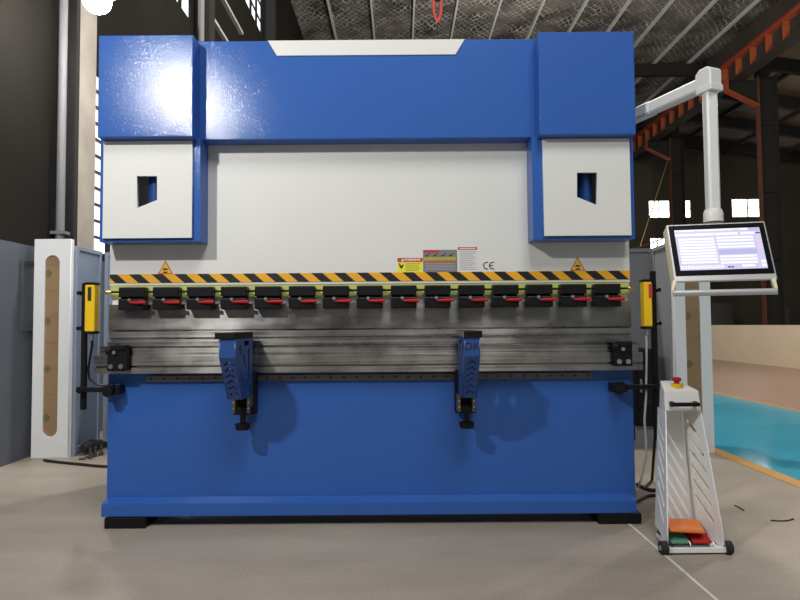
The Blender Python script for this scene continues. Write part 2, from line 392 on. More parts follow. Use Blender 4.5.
# crane columns (front flange is primed orange)
CX = 12.0
def zcx(px, py): v = P(px, py, 12.0); k = CX/v.x; return EYE+(v.z-EYE)*k
GT, GB = (zcx(800, 10)+zcx(717.5, 77))/2, (zcx(800, 36)+zcx(717.5, 94))/2
print('girder', GT, GB)
for i, y in enumerate((21.1, 28.1)):
    m = MB(); m.box(12.80, 12.83, y-.11, y+.11, 0, 10.0, 1)
    m.box(12.83, 13.37, y-.02, y+.02, 0, 10.0); m.box(13.37, 13.41, y-.2, y+.2, 0, 10.0)
    m.box(12.83, 13.2, y-.2, y+.2, 10.0, RZ)
    for k in range(4): z = 1+k*2.4; m.box(12.83, 13.37, y-.10, y+.10, z, z+.03)
    c = struct('trim_%d' % (60+i), m, ['darkcol', 'crane_dim'])
    pr_ = None
    b = MB(); pr = [(12.80, y-.14, 9.86), (11.72, y-.14, 9.86), (11.72, y-.14, 9.50), (12.80, y-.14, 8.95)]
    b.prism([(x_, y-.02, z_) for x_, q_, z_ in pr], (0, .04, 0)); b.box(11.69, 11.72, y-.14, y+.14, 9.48, 9.87, 1); b.prism([(11.72, y-.14, 9.50), (12.80, y-.14, 8.95), (12.80, y-.14, 8.91), (11.70, y-.14, 9.46)], (0, .28, 0), 1); obj('corbel', b, ['darkcol', 'crane'], c)
# crane runway girder
cr = thing('crane_runway_girder', 'orange and dark crane runway girder high on the right with a red rail', 'girder', (CX, 9, GB))
m = MB(); m.box(CX-.01, CX+.01, 9, EY-.2, GB+.04, GT-.04); obj('web', m, 'craned', cr)
m = MB(); m.box(CX-.24, CX+.24, 9, EY-.2, GB, GB+.04); obj('bottom_flange', m, 'craned', cr)
m = MB(); m.box(CX-.24, CX+.24, 9, EY-.2, GT-.04, GT); obj('top_flange', m, 'crane', cr)
st = None; y = 9.4
while y < EY-.5:
    if st is None: st = obj('stiffener', MB().box(CX-.225, CX-.012, y, y+.02, GB+.05, GT-.05), 'crane', cr, pivot=(CX-.1, y, 10.3))
    else: dup(st, Vector((CX-.1, y, 10.3))-cr.location, cr)
    y += .86
m = MB(); m.tube([(CX-.20, 9, GT+.06), (CX-.20, EY-.2, GT+.06)], .045, 8); m.tube([(CX-.05, 9, GT+.06), (CX-.05, EY-.2, GT+.06)], .06, 8); obj('crane_rail', m, 'red_paint', cr)
# tie rods and wires in the far bay
m = MB(); m.tube([P(668, 160, 27.8), P(640, 247, 27.8)], .03, 6)
tag(obj('tie_rod', m, 'brass'), 'thin slanting tie rod crossing the far bright window', 'rod')
a, b = P(626, 250, 25), P(690, 224, 25)
m = MB(); m.tube([a.lerp(b, k/8)+Vector((0, 0, -.15*(1-(k/4-1)**2))) for k in range(9)], .03, 6)
tag(obj('sagging_wire', m, 'brass'), 'pale sagging wire crossing low before the far window beside the monitor', 'wire')
for px0, px1, py0, nm, lb in ((712, 733, 303, 'cabinet', 'dark grey cabinet in the far bay behind the monitor handle bar'), (777, 790, 308, 'switch_box', 'small dark box on the far wall at the right edge, above the beige wall')):
    a, b = P(px0, py0, EY-3), P(px1, py0, EY-3)
    t = thing(nm, lb, 'cabinet', (a.x, EY-3, 0))
    obj('body', MB().box(a.x, b.x, EY-3, EY-2.3, .1, a.z), 'cabinet', t, bevel=.02)
    obj('door', MB().box(a.x+.06, b.x-.06, EY-3.03, EY-3, .2, a.z-.08), 'cabinet', t, bevel=.01)
    obj('plinth', MB().box(a.x+.03, b.x-.03, EY-2.95, EY-2.4, 0, .1), 'darkcol', t)
# chain hook hanging from the roof
a = P(437.5, 10, 12)
t = thing('chain_hook', 'small red chain block with dangling dark chain, hanging from the roof behind the machine', 'hoist', (a.x, a.y, RZ))
m = MB(); m.cyl((a.x, a.y, a.z+.35), (a.x, a.y, RZ-.005), .012, n=8); obj('rope', m, 'blackm', t)
m = MB(); m.cyl((a.x-.09, a.y, a.z+.28), (a.x+.09, a.y, a.z+.28), .09, n=16); obj('sheave', m, 'blackm', t, smooth=True)
m = MB()
for s in (-1, 1): m.tube([(a.x+s*.085, a.y, a.z+.34), (a.x+s*.075, a.y, a.z-.02), (a.x+s*.05, a.y, a.z-.14), (a.x, a.y, a.z-.26)], .032, 8)
obj('shackle', m, 'red_paint', t, smooth=True)
m = MB()
for k in range(22):
    z = a.z-.33-k*.075; d = (.028, 0) if k % 2 else (0, .028)
    ring = [Vector((a.x+d[0]*cos(q), a.y+d[1]*cos(q), z+.05*sin(q))) for q in [2*pi*j/10 for j in range(11)]]
    m.tube(ring, .010, 5, caps=False)
obj('chain', m, 'blackm', t, smooth=True)

# ================================================================== LEFT SIDE
a, b = G(59.5, 400, .6), None
px_y = 6.1
a = P(60, 235, px_y)
t = thing('conduit_pipe', 'tall light grey conduit pipe rising up the dark wall behind the white post', 'pipe', (a.x, px_y, 0))
m = MB(); m.tube([(a.x, px_y, 0), (a.x, px_y, 11.5)], .042, 14); obj('pipe', m, 'pipe', t, smooth=True)
m = MB(); m.box(a.x-.075, a.x+.075, px_y-.05, px_y+.05, 2.17, 2.20); m.box(WX+.0, a.x, px_y+.03, px_y+.05, 2.165, 2.205); obj('pipe_clamp', m, 'pipe', t)
# dim frame between wall and post
m = MB(); xx = WX+.05
m.tube([(xx, 5.9, 1.85), (xx, 5.55, 1.85), (xx, 5.55, 1.2), (xx, 5.9, 1.2)], .01, 6); tag(obj('wall_conduit', m, 'cabinet'), 'thin wall conduit loop on the blue grey wall left of the white post', 'conduit')
# high bay lamp seen glaring over the left cover
LP = P(97, 1, 5.3)
t = thing('flood_lamp', 'glaring white flood lamp hanging beside the concrete column, above the left cover', 'lamp', LP)
m = MB(); m.tube([LP+Vector((0, 0, .10-.11-.10*cos(q))) for q in (.01, .4, .8, 1.2, 1.57)]+[LP+Vector((0, 0, .10))], [.003, .045, .085, .11, .12, .12], 24); obj('lens', m, 'bulb', t, smooth=True)
m = MB(); m.cyl(LP+Vector((0, 0, .10)), LP+Vector((0, 0, .30)), .19, .07, 24); obj('reflector', m, 'alu', t, smooth=True)
m = MB(); m.cyl(LP+Vector((0, 0, .3)), (LP.x, LP.y, RZ-.002), .012, n=8); obj('stem', m, 'blackm', t)

# ================================================================== REAR GUARDS
def guard_post(x0, x1, y, ztop, label, marks):
    t = thing('guard_post', label, 'post', ((x0+x1)/2, y, 0), 'rear safety guard posts')
    w = x1-x0; cx = (x0+x1)/2; sw, sh = w*.40, ztop*.83
    scz = ztop*.51
    m = MB(); m.plate([(-w/2, 0), (w/2, 0), (w/2, ztop), (-w/2, ztop)], [slot(0, scz, sw, sh, 8)], .012, front(cx, y+.006, 0))
    m.box(x0, x0+.012, y+.012, y+.06, 0, ztop); m.box(x1-.012, x1, y+.012, y+.06, 0, ztop); m.box(x0+.012, x1-.012, y+.012, y+.06, ztop-.012, ztop); m.box(x0+.012, x1-.012, y+.05, y+.06, 0, ztop-.012)
    obj('post_shell', m, 'gwhite', t)
    m = MB(); m.box(cx-sw/2-.02, cx+sw/2+.02, y+.014, y+.022, scz-sh/2-.02, scz+sh/2+.02)
    for k in range(marks+3):
        z = scz-sh/2+sh*(k+.6)/(marks+3); m.box(cx-sw/2, cx+sw/2, y+.0128, y+.0145, z, z+.005, 1)
    f = obj('window_film', m, ['brownfilm', 'filmline'], t, label='brown kraft protective film')
    for k in range(marks):
        z = scz+sh*.40-k*sh*.265; mm = MB()
        mm.plate([(0, -.036), (.032, 0), (0, .036), (-.032, 0)], [[(0, -.027), (.024, 0), (0, .027), (-.024, 0)]], .002, front(cx-sw*.30, y+.0125, z)); mm.box(cx-sw*.30-.004, cx-sw*.30+.006, y+.0118, y+.013, z-.012, z+.010)
        obj('film_mark', mm, 'green', f, label='green diamond mark')
    return t
PY = 5.68
a, b = G(29.5, 458.5), G(67, 458); zt = P(50, 239, PY).z
guard_post(a.x, b.x, PY, zt, 'white guard post with brown film strip near the blue grey wall, left of the machine', 4)
a2, b2 = P(678, 440, PY), P(714.5, 440, PY)
guard_post(a2.x, b2.x, PY, zt, 'white guard post with brown film strip behind the monitor and pedal stand', 4)
def guard_panel(x0, y0, x1, y1, z1, matn, label, name='safety_fence', z0=.03):
    """framed sheet running from (x0,y0) to (x1,y1)"""
    t = thing(name, label, 'panel', ((x0+x1)/2, (y0+y1)/2, 0))
    d = Vector((x1-x0, y1-y0, 0)); L = d.length; d.normalize(); nrm = Vector((-d.y, d.x, 0))
    mx = Matrix.Translation((x0, y0, 0)) @ Matrix(((d.x, nrm.x, 0, 0), (d.y, nrm.y, 0, 0), (0, 0, 1, 0), (0, 0, 0, 1)))
    m = MB(); m.box(.04, L-.04, -.006, .006, z0+.05, z1-.04, mx=mx); obj('sheet', m, matn, t)
    m = MB()
    for q in ((0, .04), (L-.04, L)): m.box(q[0], q[1], -.02, .02, 0, z1, mx=mx)
    m.box(.04, L-.04, -.02, .02, z1-.04, z1, mx=mx); m.box(.04, L-.04, -.02, .02, z0, z0+.05, mx=mx)
    obj('frame', m, matn, t, bevel=.003)
gz = P(71, 247, 5.82).z
gx = b.x+.012
guard_panel(gx-.0, 5.745, gx+.0, 6.22, gz, 'guardgrey', 'narrow blue grey guard panel joining the left white post to the rear panel')
guard_panel(gx+.03, 6.27, -1.55, 6.27, gz, 'guardgrey', 'blue grey rear guard panel behind the left end of the machine')
rx = 2.665
guard_panel(a2.x+.03, 5.79, rx, 6.27, gz, 'guardlit', 'grey guard panel joining the right white post to the rear panel')
guard_panel(1.15, 6.3, rx-.0, 6.3, gz, 'guardgreyd', 'grey rear guard panel behind the right end of the machine')
# black electrical cabinet
x0, x1 = P(637, 400, 5.85).x, P(662, 400, 5.85).x-.04
t = thing('control_cabinet', 'black control cabinet behind the right end of the machine, against the grey panel', 'cabinet', ((x0+x1)/2, 5.85, 0))
zt2, zb2 = P(650, 349, 5.85).z, .22
obj('body', MB().box(x0, x1, 5.87, 6.2, zb2, zt2), 'blackm', t, bevel=.008)
dd = obj('door', MB().box(x0+.015, x1-.015, 5.85, 5.87, zb2+.015, zt2-.015), 'blackm', t, bevel=.004)
obj('latch', MB().box(x0+.03, x0+.05, 5.835, 5.85, .55, .68), 'grey', dd, bevel=.003)
obj('plinth', MB().box(x0-.02, x1+.0, 5.9, 6.18, 0, zb2), 'grey', t)

# ================================================================== PRESS BRAKE
XL, XR = P(108, 383, 3.78).x, P(633, 380, 3.78).x
XC = (XL+XR)/2
pb = thing('press_brake', 'large blue and white hydraulic press brake standing on the concrete floor', 'machine', (XC, 4.3, 0))
FL, FR = P(101, 510, 3.70).x, P(637, 508, 3.70).x
zf0, zf1, zp = .066, P(370, 502, 3.70).z, .93
m = MB(); m.box(XL, XR, 3.78, 3.86, zf1-.02, zp); obj('base_panel', m, 'blue', pb, bevel=.004)
m = MB(); m.hexa([Vector(q) for q in ((FL, 3.70, zf0), (FR, 3.70, zf0), (FR, 3.9, zf0), (FL, 3.9, zf0), (FL, 3.70, zf1), (FR, 3.70, zf1), (FR, 3.9, zf1), (FL, 3.9, zf1))])
m.prism([(FL, 3.701, zf1), (FL, 3.78, zf1), (FL, 3.78, zf1+.02)], (FR-FL, 0, 0)); obj('base_flange', m, 'blue', pb, bevel=.004)
for s in (-1, 1):
    x = XC+s*(XR-XC-.08)
    m = MB(); m.plate([(3.9, zf0), (5.3, zf0), (5.3, 2.85), (3.9, 2.85), (3.9, 1.62), (4.35, 1.55), (4.35, .98), (3.9, .90)], [], .07, side(x)); obj('side_frame', m, 'blue', pb)
m = MB(); m.box(XL+.15, XR-.15, 5.1, 5.25, .3, 1.2); m.box(XL+.15, XR-.15, 4.6, 5.2, 2.5, 2.8); obj('rear_tie_beam', m, 'blue', pb)
# ram
RY = 3.82
rL, rR = P(110, 260, RY).x, P(629.5, 260, RY).x
zr0 = P(370, 284, RY).z
m = MB(); m.box(rL, rR, RY, RY+.07, zr0, 2.62); obj('ram', m, 'white', pb, bevel=.003)
ztp0, ztp1 = P(370, 281.3, RY).z, P(370, 272.6, RY).z
m = MB(); m.box(rL+.002, rR-.002, RY-.003, RY, ztp0, ztp1); obj('hazard_tape', m, 'hazard', pb, label='black and yellow striped tape')
# top covers
def cover(x0, x1, y0, z0, z1, nm):
    m = MB(); m.box(x0, x1, y0, 4.45, z0, z1); return obj(nm, m, 'blue', pb, bevel=.006)
CY = 3.58
cover(P(98, 80, CY).x, P(193, 80, CY).x, CY, P(146, 137, CY).z, P(146, 35, CY).z, 'end_cover')
cover(P(539, 80, CY).x, P(635, 80, CY).x, CY, P(590, 134.5, CY).z, P(590, 31.5, CY).z, 'end_cover')
MY = 3.70
zm0, zm1 = P(370, 138.5, MY).z, P(370, 40, MY).z
m = MB(); m.box(P(193, 80, CY).x-.02, P(539, 80, CY).x+.02, MY, 4.4, zm0, zm1); obj('middle_cover', m, 'blue', pb, bevel=.004)
q = [P(268, 41, MY), P(464.5, 40, MY), P(455.5, 55, MY), P(277, 56, MY)]
for v in q: v.z = zm1-.001 if v.z > (zm0+zm1)/2+.2 else v.z
q[0].z = q[1].z = zm1-.002; q[2].z = q[3].z = zm1-.098
m = MB(); m.prism([Vector((v.x, MY-.006, v.z)) for v in q], (0, .006, 0)); obj('logo_panel', m, 'white', pb, label='blank white trapezoid panel')
# cylinder housings with white doors
BY = 3.665; DY = 3.645
def housing(bx0, bx1, dx0, dx1, zb, zt, dz0, dz1, win):
    m = MB()
    m.box(bx0, bx0+.012, BY, RY-.002, zb, zt); m.box(bx1-.012, bx1, BY, RY-.002, zb, zt); m.box(bx0+.012, bx1-.012, BY, RY-.002, zb, zb+.012)
    w0, w1 = min(p[0] for p in win)-.03, max(p[0] for p in win)+.03; v0, v1 = min(p[1] for p in win)-.03, max(p[1] for p in win)+.03
    m.plate([(bx0+.012, zb+.012), (bx1-.012, zb+.012), (bx1-.012, zt), (bx0+.012, zt)], [[(w0, v0), (w1, v0), (w1, v1), (w0, v1)]], .01, front(0, BY+.005, 0))
    h = obj('cylinder_housing', m, 'blue', pb)
    m = MB(); m.plate([(dx0, dz0), (dx1, dz0), (dx1, dz1), (dx0, dz1)], [win], BY-DY-.001, front(0, (BY+DY)/2-.0005, 0)); obj('door', m, 'white', h, label='white door with cut-out window')
    cxx = (w0+w1)/2+.015; m = MB(); m.cyl((cxx, RY-.07, zb+.1), (cxx, RY-.07, zt), .045, n=24); obj('hydraulic_cylinder', m, 'cyl_blue', h, smooth=True)
def pz(pts, Y): return [(P(x, y, Y).x, P(x, y, Y).z) for x, y in pts]
zt_l = P(146, 137, CY).z
housing(P(100, 200, BY).x, P(200, 200, BY).x, P(103, 190, DY).x, P(192, 190, DY).x, P(150, 241.5, BY).z, zt_l+.02, P(146, 238, DY).z, zt_l-.004, pz([(137, 176), (157, 176), (157, 200), (137, 208)], DY))
zt_r = P(590, 134.5, CY).z
housing(P(533.5+6.5, 200, BY).x-.045, P(634, 200, BY).x, P(543.5, 190, DY).x, P(630.5, 190, DY).x, P(585, 239, BY).z, zt_r+.02, P(588, 235.5, DY).z, zt_r-.004, pz([(577, 172.5), (597, 172.5), (597, 205), (577, 197)], DY))
# tooling strip, rod and clamps
zl0, zl1 = P(370, 296, RY).z, P(370, 285, RY).z
m = MB(); m.box(rL+.005, rR-.005, RY+.004, RY+.06, zl0, zr0); obj('clamp_strip', m, 'lime', pb, label='yellow green strip')
zpu1, zpu0 = P(370, 306, RY).z, P(370, 330.0, RY).z
m = MB(); m.box(rL+.01, rR-.01, RY+.02, RY+.05, zpu1, zl0, 0); obj('tool_holder', m, 'gwhite', pb)
zrod = P(370, 290, 3.77).z
m = MB(); m.cyl((P(107, 291, 3.77).x, 3.79, zrod), (P(632, 289, 3.77).x, 3.79, zrod), .007, n=10)
rod = obj('wedge_rod', m, 'blackm', pb, smooth=True)
for px in (106.5, 632):
    x = P(px, 290, 3.77).x; m = MB(); m.tube([(x-.022, 3.79, zrod), (x-.012, 3.79, zrod), (x-.008, 3.79, zrod), (x+.022, 3.79, zrod)], [.008, .014, .014, .009], 12); obj('rod_tip', m, 'brass', rod, smooth=True)
# upper punch, one long steel tool
m = MB(); y0 = RY-.005
m.prism([Vector((rL, a_, b_)) for a_, b_ in ((y0, zpu1+.02), (y0+.05, zpu1+.02), (y0+.05, zpu0+.03), (y0+.022, zpu0), (y0+.014, zpu0), (y0, zpu0+.012))], (rR-rL, 0, 0)); obj('punch', m, 'punch', pb)
# die block
LL, LR = P(95.5, 362, 3.72).x, P(641.5, 358, 3.72).x
def zz(y, Y=3.74): return P(370, y, Y).z
m = MB(); pro = [(3.775, zz(330)), (3.80, zz(330)), (3.825, zz(333.5)), (3.85, zz(330)), (3.88, zz(330)), (3.88, zz(345)), (3.76, zz(345)), (3.76, zz(340)), (3.79, zz(339.5)), (3.79, zz(337)), (3.775, zz(336))]
m.prism([Vector((rL+.02, a_, b_)) for a_, b_ in pro], (rR-rL-.04, 0, 0)); obj('die', m, 'steel', pb)
m = MB(); pro = [(3.70, zz(344.8, 3.7)), (3.92, zz(344.8, 3.7)), (3.92, zz(372, 3.7)), (3.70, zz(372, 3.7)), (3.70, zz(366, 3.7)), (3.725, zz(365.8, 3.7)), (3.725, zz(364, 3.7)), (3.70, zz(363.8, 3.7)), (3.70, zz(354, 3.7)), (3.712, zz(353.7, 3.7)), (3.712, zz(346.5, 3.7))]
m.prism([Vector((rL+.0, a_, b_)) for a_, b_ in pro], (rR-rL, 0, 0)); obj('die_rail', m, 'steel', pb)
for xx0, xx1 in ((LL, rL-.001), (rR+.001, LR)):
    m = MB(); m.box(xx0, xx1, 3.70, 3.74, zz(372, 3.7), zz(366, 3.7)); m.box(xx0, xx1, 3.722, 3.74, zz(366, 3.7), zz(364, 3.7)); m.box(xx0, xx1, 3.70, 3.74, zz(364, 3.7), zz(354, 3.7))
    obj('rail_extension', m, 'steel', pb)
# clamps with red levers
def clamp_at(px, z_off=0):
    return P(px, 297, 3.76).x
cz1, cz0 = P(370, 285.3, 3.74).z, P(370, 295.3, 3.74).z
dz1, dz0 = P(370, 297.2, 3.74).z, P(370, 308.3, 3.74).z
c0 = clamp_at(132.3); cw = .081
m = MB()
m.box(c0-cw, c0+cw, 3.745, RY-.004, cz0, cz1); m.box(c0-cw*.96, c0+cw*.93, 3.765, RY-.004, dz1, cz0); m.box(c0-cw, c0+cw, 3.74, RY-.008, dz0, dz1)
cl = obj('tool_clamp', m, 'clamp', pb, bevel=.006, pivot=(c0, 3.78, cz0))
for dx in (-.05, -.015, .02, .055):
    m = MB(); m.cyl((c0+dx, 3.737, dz0+.014), (c0+dx, 3.742, dz0+.014), .006, n=10); obj('screw', m, 'black', cl, smooth=True)
zlv = (dz0+dz1)/2+.012
m = MB(); m.tube([(c0-.004, 3.736, zlv), (c0+.03, 3.731, zlv), (c0+.088, 3.726, zlv), (c0+.097, 3.726, zlv)], [.006, .010, .012, .009], 10); obj('lever', m, 'red', cl, smooth=True, label='red lever')
m = MB(); m.cyl((c0-.01, 3.736, zlv+.017), (c0-.01, 3.75, zlv+.017), .010, n=14); obj('lever_pivot', m, 'silver', cl, smooth=True)
for i in range(1, 15):
    x = clamp_at(132.3+33.93*i); dup(cl, Vector((x, 3.78, cz0))-pb.location, pb)
# end blocks on the die rail
for (px0, px1, py0, py1) in ((106, 127, 345, 371), (613, 632.5, 341.5, 366)):
    A, B = P(px0, py0, 3.66), P(px1, py1, 3.66); xm = (A.x+B.x)/2; hw = (B.x-A.x)/2
    m = MB(); m.box(xm-hw*.85, xm+hw, 3.655, 3.699, B.z, A.z-.012); m.box(xm-hw*.5, xm+hw*.95, 3.645, 3.699, A.z-.03, A.z); m.cyl((xm-hw, 3.67, A.z-.035), (xm-hw*.5, 3.67, A.z-.035), .025, n=16)
    e = obj('end_block', m, 'blackm', pb, bevel=.004, label='black block with two silver bolts')
    for dx in (-.45, .5):
        m = MB(); m.cyl((xm+dx*hw, 3.645, B.z+.028), (xm+dx*hw, 3.655, B.z+.028), .015, n=14); obj('bolt', m, 'silver', e, smooth=True)
    m = MB(); m.cyl((xm-.005, 3.636, A.z-.045), (xm-.005, 3.645, A.z-.045), .012, n=12); obj('bolt', m, 'silver', e, smooth=True)
# slide rail with holes under the table
SL, SR = P(147, 378, 3.765).x, P(592.5, 377, 3.765).x
zs0, zs1 = P(370, 379.6, 3.765).z, P(370, 374.2, 3.765).z
m = MB(); m.box(SL, SR, 3.755, 3.78, zs0, zs1); n = 35
for k in range(n):
    x = SL+.03+(SR-SL-.06)*k/(n-1); m.cyl((x, 3.7545, (zs0+zs1)/2), (x, 3.756, (zs0+zs1)/2), .0085, n=10, mi=1)
obj('slide_rail', m, ['rail', 'ink'], pb, label='dark linear rail with bolt holes')
# ---- labels on the ram
def lab(name, px0, px1, py0, py1, matn, label):
    A, B = P(px0, py0, RY), P(px1, py1, RY)
    m = MB(); m.box(A.x, B.x, RY-.0015, RY, B.z, A.z); return obj(name, m, matn, pb, label=label), A, B
yl = RY-.002
o, A, B = lab('warning_label', 397.5, 422.5, 258, 272.2, 'lbl_yellow', 'yellow label with red WARNING heading')
m = MB(); m.box(A.x, B.x, yl-.0005, yl, A.z-.026, A.z); obj('heading_band', m, 'lbl_red', o)
m = MB(); m.text('WARNING', .021, front((A.x+B.x)/2+.015, yl-.001, A.z-.013), mi=0, bold=.0006); m.prism([(A.x+.022, yl-.001, A.z-.021), (A.x+.042, yl-.001, A.z-.021), (A.x+.032, yl-.001, A.z-.005)], (0, -.0005, 0)); obj('lettering', m, 'offw', o)
m = MB()
for k in range(4): z = A.z-.038-k*.0135; m.box(A.x+.05, A.x+.145-.012*(k % 2), yl-.0008, yl, z-.0025, z+.0025)
obj('lettering', m, 'lbl_olive', o)
m = MB(); m.prism([(A.x+.008, yl, A.z-.034), (A.x+.016, yl, A.z-.034), (A.x+.022, yl, A.z-.052), (A.x+.036, yl, A.z-.040), (A.x+.040, yl, A.z-.046), (A.x+.026, yl, A.z-.07), (A.x+.014, yl, A.z-.06)], (0, -.001, 0)); obj('pictogram', m, 'ink', o)
o, A, B = lab('specification_plate', 423, 457.3, 250, 272.2, 'lbl_grey', 'grey plate with red heading and coloured bands')
m = MB(); m.box(A.x+.004, A.x+.105, yl-.0005, yl, A.z-.017, A.z-.002); obj('heading_band', m, 'lbl_red', o)
m = MB(); m.box(A.x+.006, B.x-.008, yl-.0005, yl, A.z-.068, A.z-.046); obj('yellow_band', m, 'lbl_olive', o)
m = MB(); m.box(A.x+.006, B.x-.008, yl-.0005, yl, A.z-.08, A.z-.0705); obj('red_band', m, 'lbl_orange', o)
m = MB()
for k in range(4):
    x = A.x+.014+k*.051
    m.prism([(x, yl, A.z-.040), (x+.01, yl, A.z-.042), (x+.022, yl, A.z-.032), (x+.03, yl, A.z-.024), (x+.022, yl, A.z-.026), (x+.010, yl, A.z-.034), (x, yl, A.z-.034)], (0, -.001, 0))
obj('pictogram', m, 'ink', o)
m = MB()
for k in range(5): z = A.z-.089-k*.0095; m.box(A.x+.010, B.x-.012, yl-.0008, yl, z-.0015, z+.0015)
obj('lettering', m, 'lbl_grtxt', o)
o, A, B = lab('instruction_label', 457.9, 477.3, 247.2, 271.8, 'lbl_white', 'white text label with red heading')
m = MB(); m.box(A.x, B.x, yl-.0005, yl, A.z-.0165, A.z); obj('heading_band', m, 'lbl_red', o)
m = MB()
for k in range(11): z = A.z-.028-k*.0115; m.box(A.x+.008, B.x-.008-.02*(k % 3 == 2), yl-.0008, yl, z-.002, z+.002)
obj('lettering', m, 'lbl_grtxt', o)
m = MB(); m.box(A.x+.012, B.x-.012, yl-.0009, yl-.0004, A.z-.011, A.z-.006); obj('lettering', m, 'offw', o)
o, A, B = lab('ce_mark', 481.8, 494, 259.5, 271.8, 'lbl_white', 'CE mark')
m = MB(); zc = (A.z+B.z)/2
for cx, bar in ((A.x+.024, 0), (A.x+.061, 1)):
    r0, r1 = .0185, .0245; ring = [(r1*cos(t_), r1*sin(t_)) for t_ in [radians(70+k*220/14) for k in range(15)]]+[(r0*cos(t_), r0*sin(t_)) for t_ in [radians(290-k*220/14) for k in range(15)]]
    m.plate(ring, [], .001, front(cx+.008, yl-.0005, zc))
    if bar: m.box(cx-.012, cx+.010, yl-.001, yl, zc-.003, zc+.003)
obj('lettering', m, 'ink', o)
for pxc, pyt, pyb in ((165.5, 260.3, 274), (577.7, 257, 270.6)):
    A, Bm, C = P(pxc, pyt, RY), P(pxc-7.7, pyb, RY), P(pxc+7.7, pyb, RY); Bm.z = C.z = (Bm.z+C.z)/2; A.x = (Bm.x+C.x)/2
    cen = (A+Bm+C)/3
    m = MB(); m.prism([Vector((v.x, RY-.0015, v.z)) for v in (A, Bm, C)], (0, .0015, 0)); o = obj('warning_triangle', m, 'lbl_orange', pb, label='amber hand crush warning triangle')
    m = MB(); m.prism([Vector((cen.x+(v.x-cen.x)*.80, RY-.0025, cen.z+(v.z-cen.z)*.80)) for v in (A, Bm, C)], (0, .001, 0)); obj('sign_face', m, 'tri', o)
    m = MB(); zc = cen.z-.004
    m.prism([(cen.x-.018, yl-.001, zc), (cen.x+.018, yl-.001, zc), (cen.x+.016, yl-.001, zc+.007), (cen.x+.004, yl-.001, zc+.010), (cen.x-.004, yl-.001, zc+.012), (cen.x-.016, yl-.001, zc+.006)], (0, -.001, 0))
    m.box(cen.x-.012, cen.x+.013, yl-.002, yl-.001, zc-.018, zc-.010); obj('pictogram', m, 'ink', o)
# mounting pads
for (px0, px1, py, dep, zt_, lb) in ((104, 145, 528, .30, .064, 'black mounting pad under the left end of the machine base'), (599, 642, 525, .25, .064, 'black mounting pad under the right end of the machine base')):
    A, B = G(px0, py), G(px1, py); y = 3.685 if px0 < 300 else 3.70
    m = MB(); m.box(A.x*y/A.y, B.x*y/B.y, y, y+dep, 0, zt_); tag(obj('mounting_pad', m, 'blackm', bevel=.004), lb, 'pad', 'mounting pads under the press brake')

# ================================================================== FRONT SUPPORT ARMS
def support_arm(x0, x1, label, letters, labels):
    yb = 3.70; t = thing('support_arm', label, 'support', ((x0+x1)/2, 3.6, .63), 'sheet support arms on the slide rail')
    tip, zt, zn, zb, ybm = 3.30, 1.149, 1.048, .80, 3.47
    prof = [(tip, zt), (3.69, zt), (3.69, zb), (ybm, zb), (tip, zn)]
    holes = [rot2(slot(3.405, 1.08, .035, .075), 3.405, 1.08, .2), rot2(slot(3.50, .985, .040, .15), 3.50, .985, .32), rot2(slot(3.60, .98, .04, .22), 3.6, .98, .1), rot2(slot(3.57, .84, .03, .05), 3.57, .84, 0), [(3.49, 1.135), (3.60, 1.135), (3.60, 1.105), (3.49, 1.105)]]
    m = MB(); th = .006
    for x in (x0+th/2, x1-th/2): m.plate(prof, holes, th, side(x))
    w = x1-x0
    m.box(x0+th, x1-th, 3.682, 3.69, zb, zt)
    # tip face with cut lettering
    m.box(x0+th, x1-th, tip, tip+th, zn, zt)
    # inclined face with chevron cut-outs
    d = Vector((0, ybm-tip, zb-zn)); L = d.length; d.normalize(); xv = Vector((1, 0, 0)); nv = xv.cross(d)
    mx = Matrix(((1, d.x, nv.x, (x0+x1)/2), (0, d.y, nv.y, tip), (0, d.z, nv.z, zn), (0, 0, 0, 1)))
    ch = []; hw = w/2-.018
    for k in range(6):
        v = .035+k*(L-.06)/5.6; ch.append([(-hw, v+.012), (0, v-.010), (hw, v+.012), (hw, v+.023), (0, v+.003), (-hw, v+.023)])
    m.plate([(-w/2+th, 0), (w/2-th, 0), (w/2-th, L), (-w/2+th, L)], ch, .005, mx @ Matrix.Translation((0, 0, 0)))
    br = obj('arm_bracket', m, 'blue_shaded', t)
    if letters:
        m = MB(); m.text('DK', .062, front((x0+x1)/2, tip-.0012, (zn+zt)/2), .0008); obj('lettering', m, 'ink', br)
    m = MB(); xo0, xo1 = (x0-.022, x1+.0) if not letters else (x0-.004, x1+.012)
    m.box(xo0, xo1, tip-.01, 3.695, zt, zt+.036); obj('support_plate', m, 'blackm', t, bevel=.003)
    if letters:
        m = MB(); m.box(xo0-.004, xo0-.0005, tip-.01, 3.695, zt+.002, zt+.034); obj('side_strip', m, 'silver', t)
    xc = (x0+x1)/2
    m = MB(); m.box(xc-.062, xc+.062, 3.69, 3.752, .68, .945); m.box(xc-.055, xc+.055, 3.61, 3.69, .69, .735); obj('carriage', m, 'blackm', t, bevel=.004)
    for dx in (-.048, .040):
        m = MB(); m.box(xc+dx-.008, xc+dx+.010, 3.60, 3.69, .70, .80); s_ = obj('cheek_plate', m, 'rail', t)
        for z in (.73, .765):
            m = MB(); m.cyl((xc+dx+.001, 3.597, z), (xc+dx+.001, 3.601, z), .005, n=10); obj('screw', m, 'silver', s_, smooth=True)
    m = MB(); m.cyl((xc, 3.63, .62), (xc, 3.63, .70), .016, n=14); m.cyl((xc, 3.63, .60), (xc, 3.63, .635), .040, .046, n=20); obj('knob', m, 'black', t, smooth=True)
xa0, xa1 = P(219, 340, 3.30).x, P(235.5, 340, 3.30).x
support_arm(xa0, xa1, 'perforated blue support arm with black top on the left half of the slide rail', False, None)
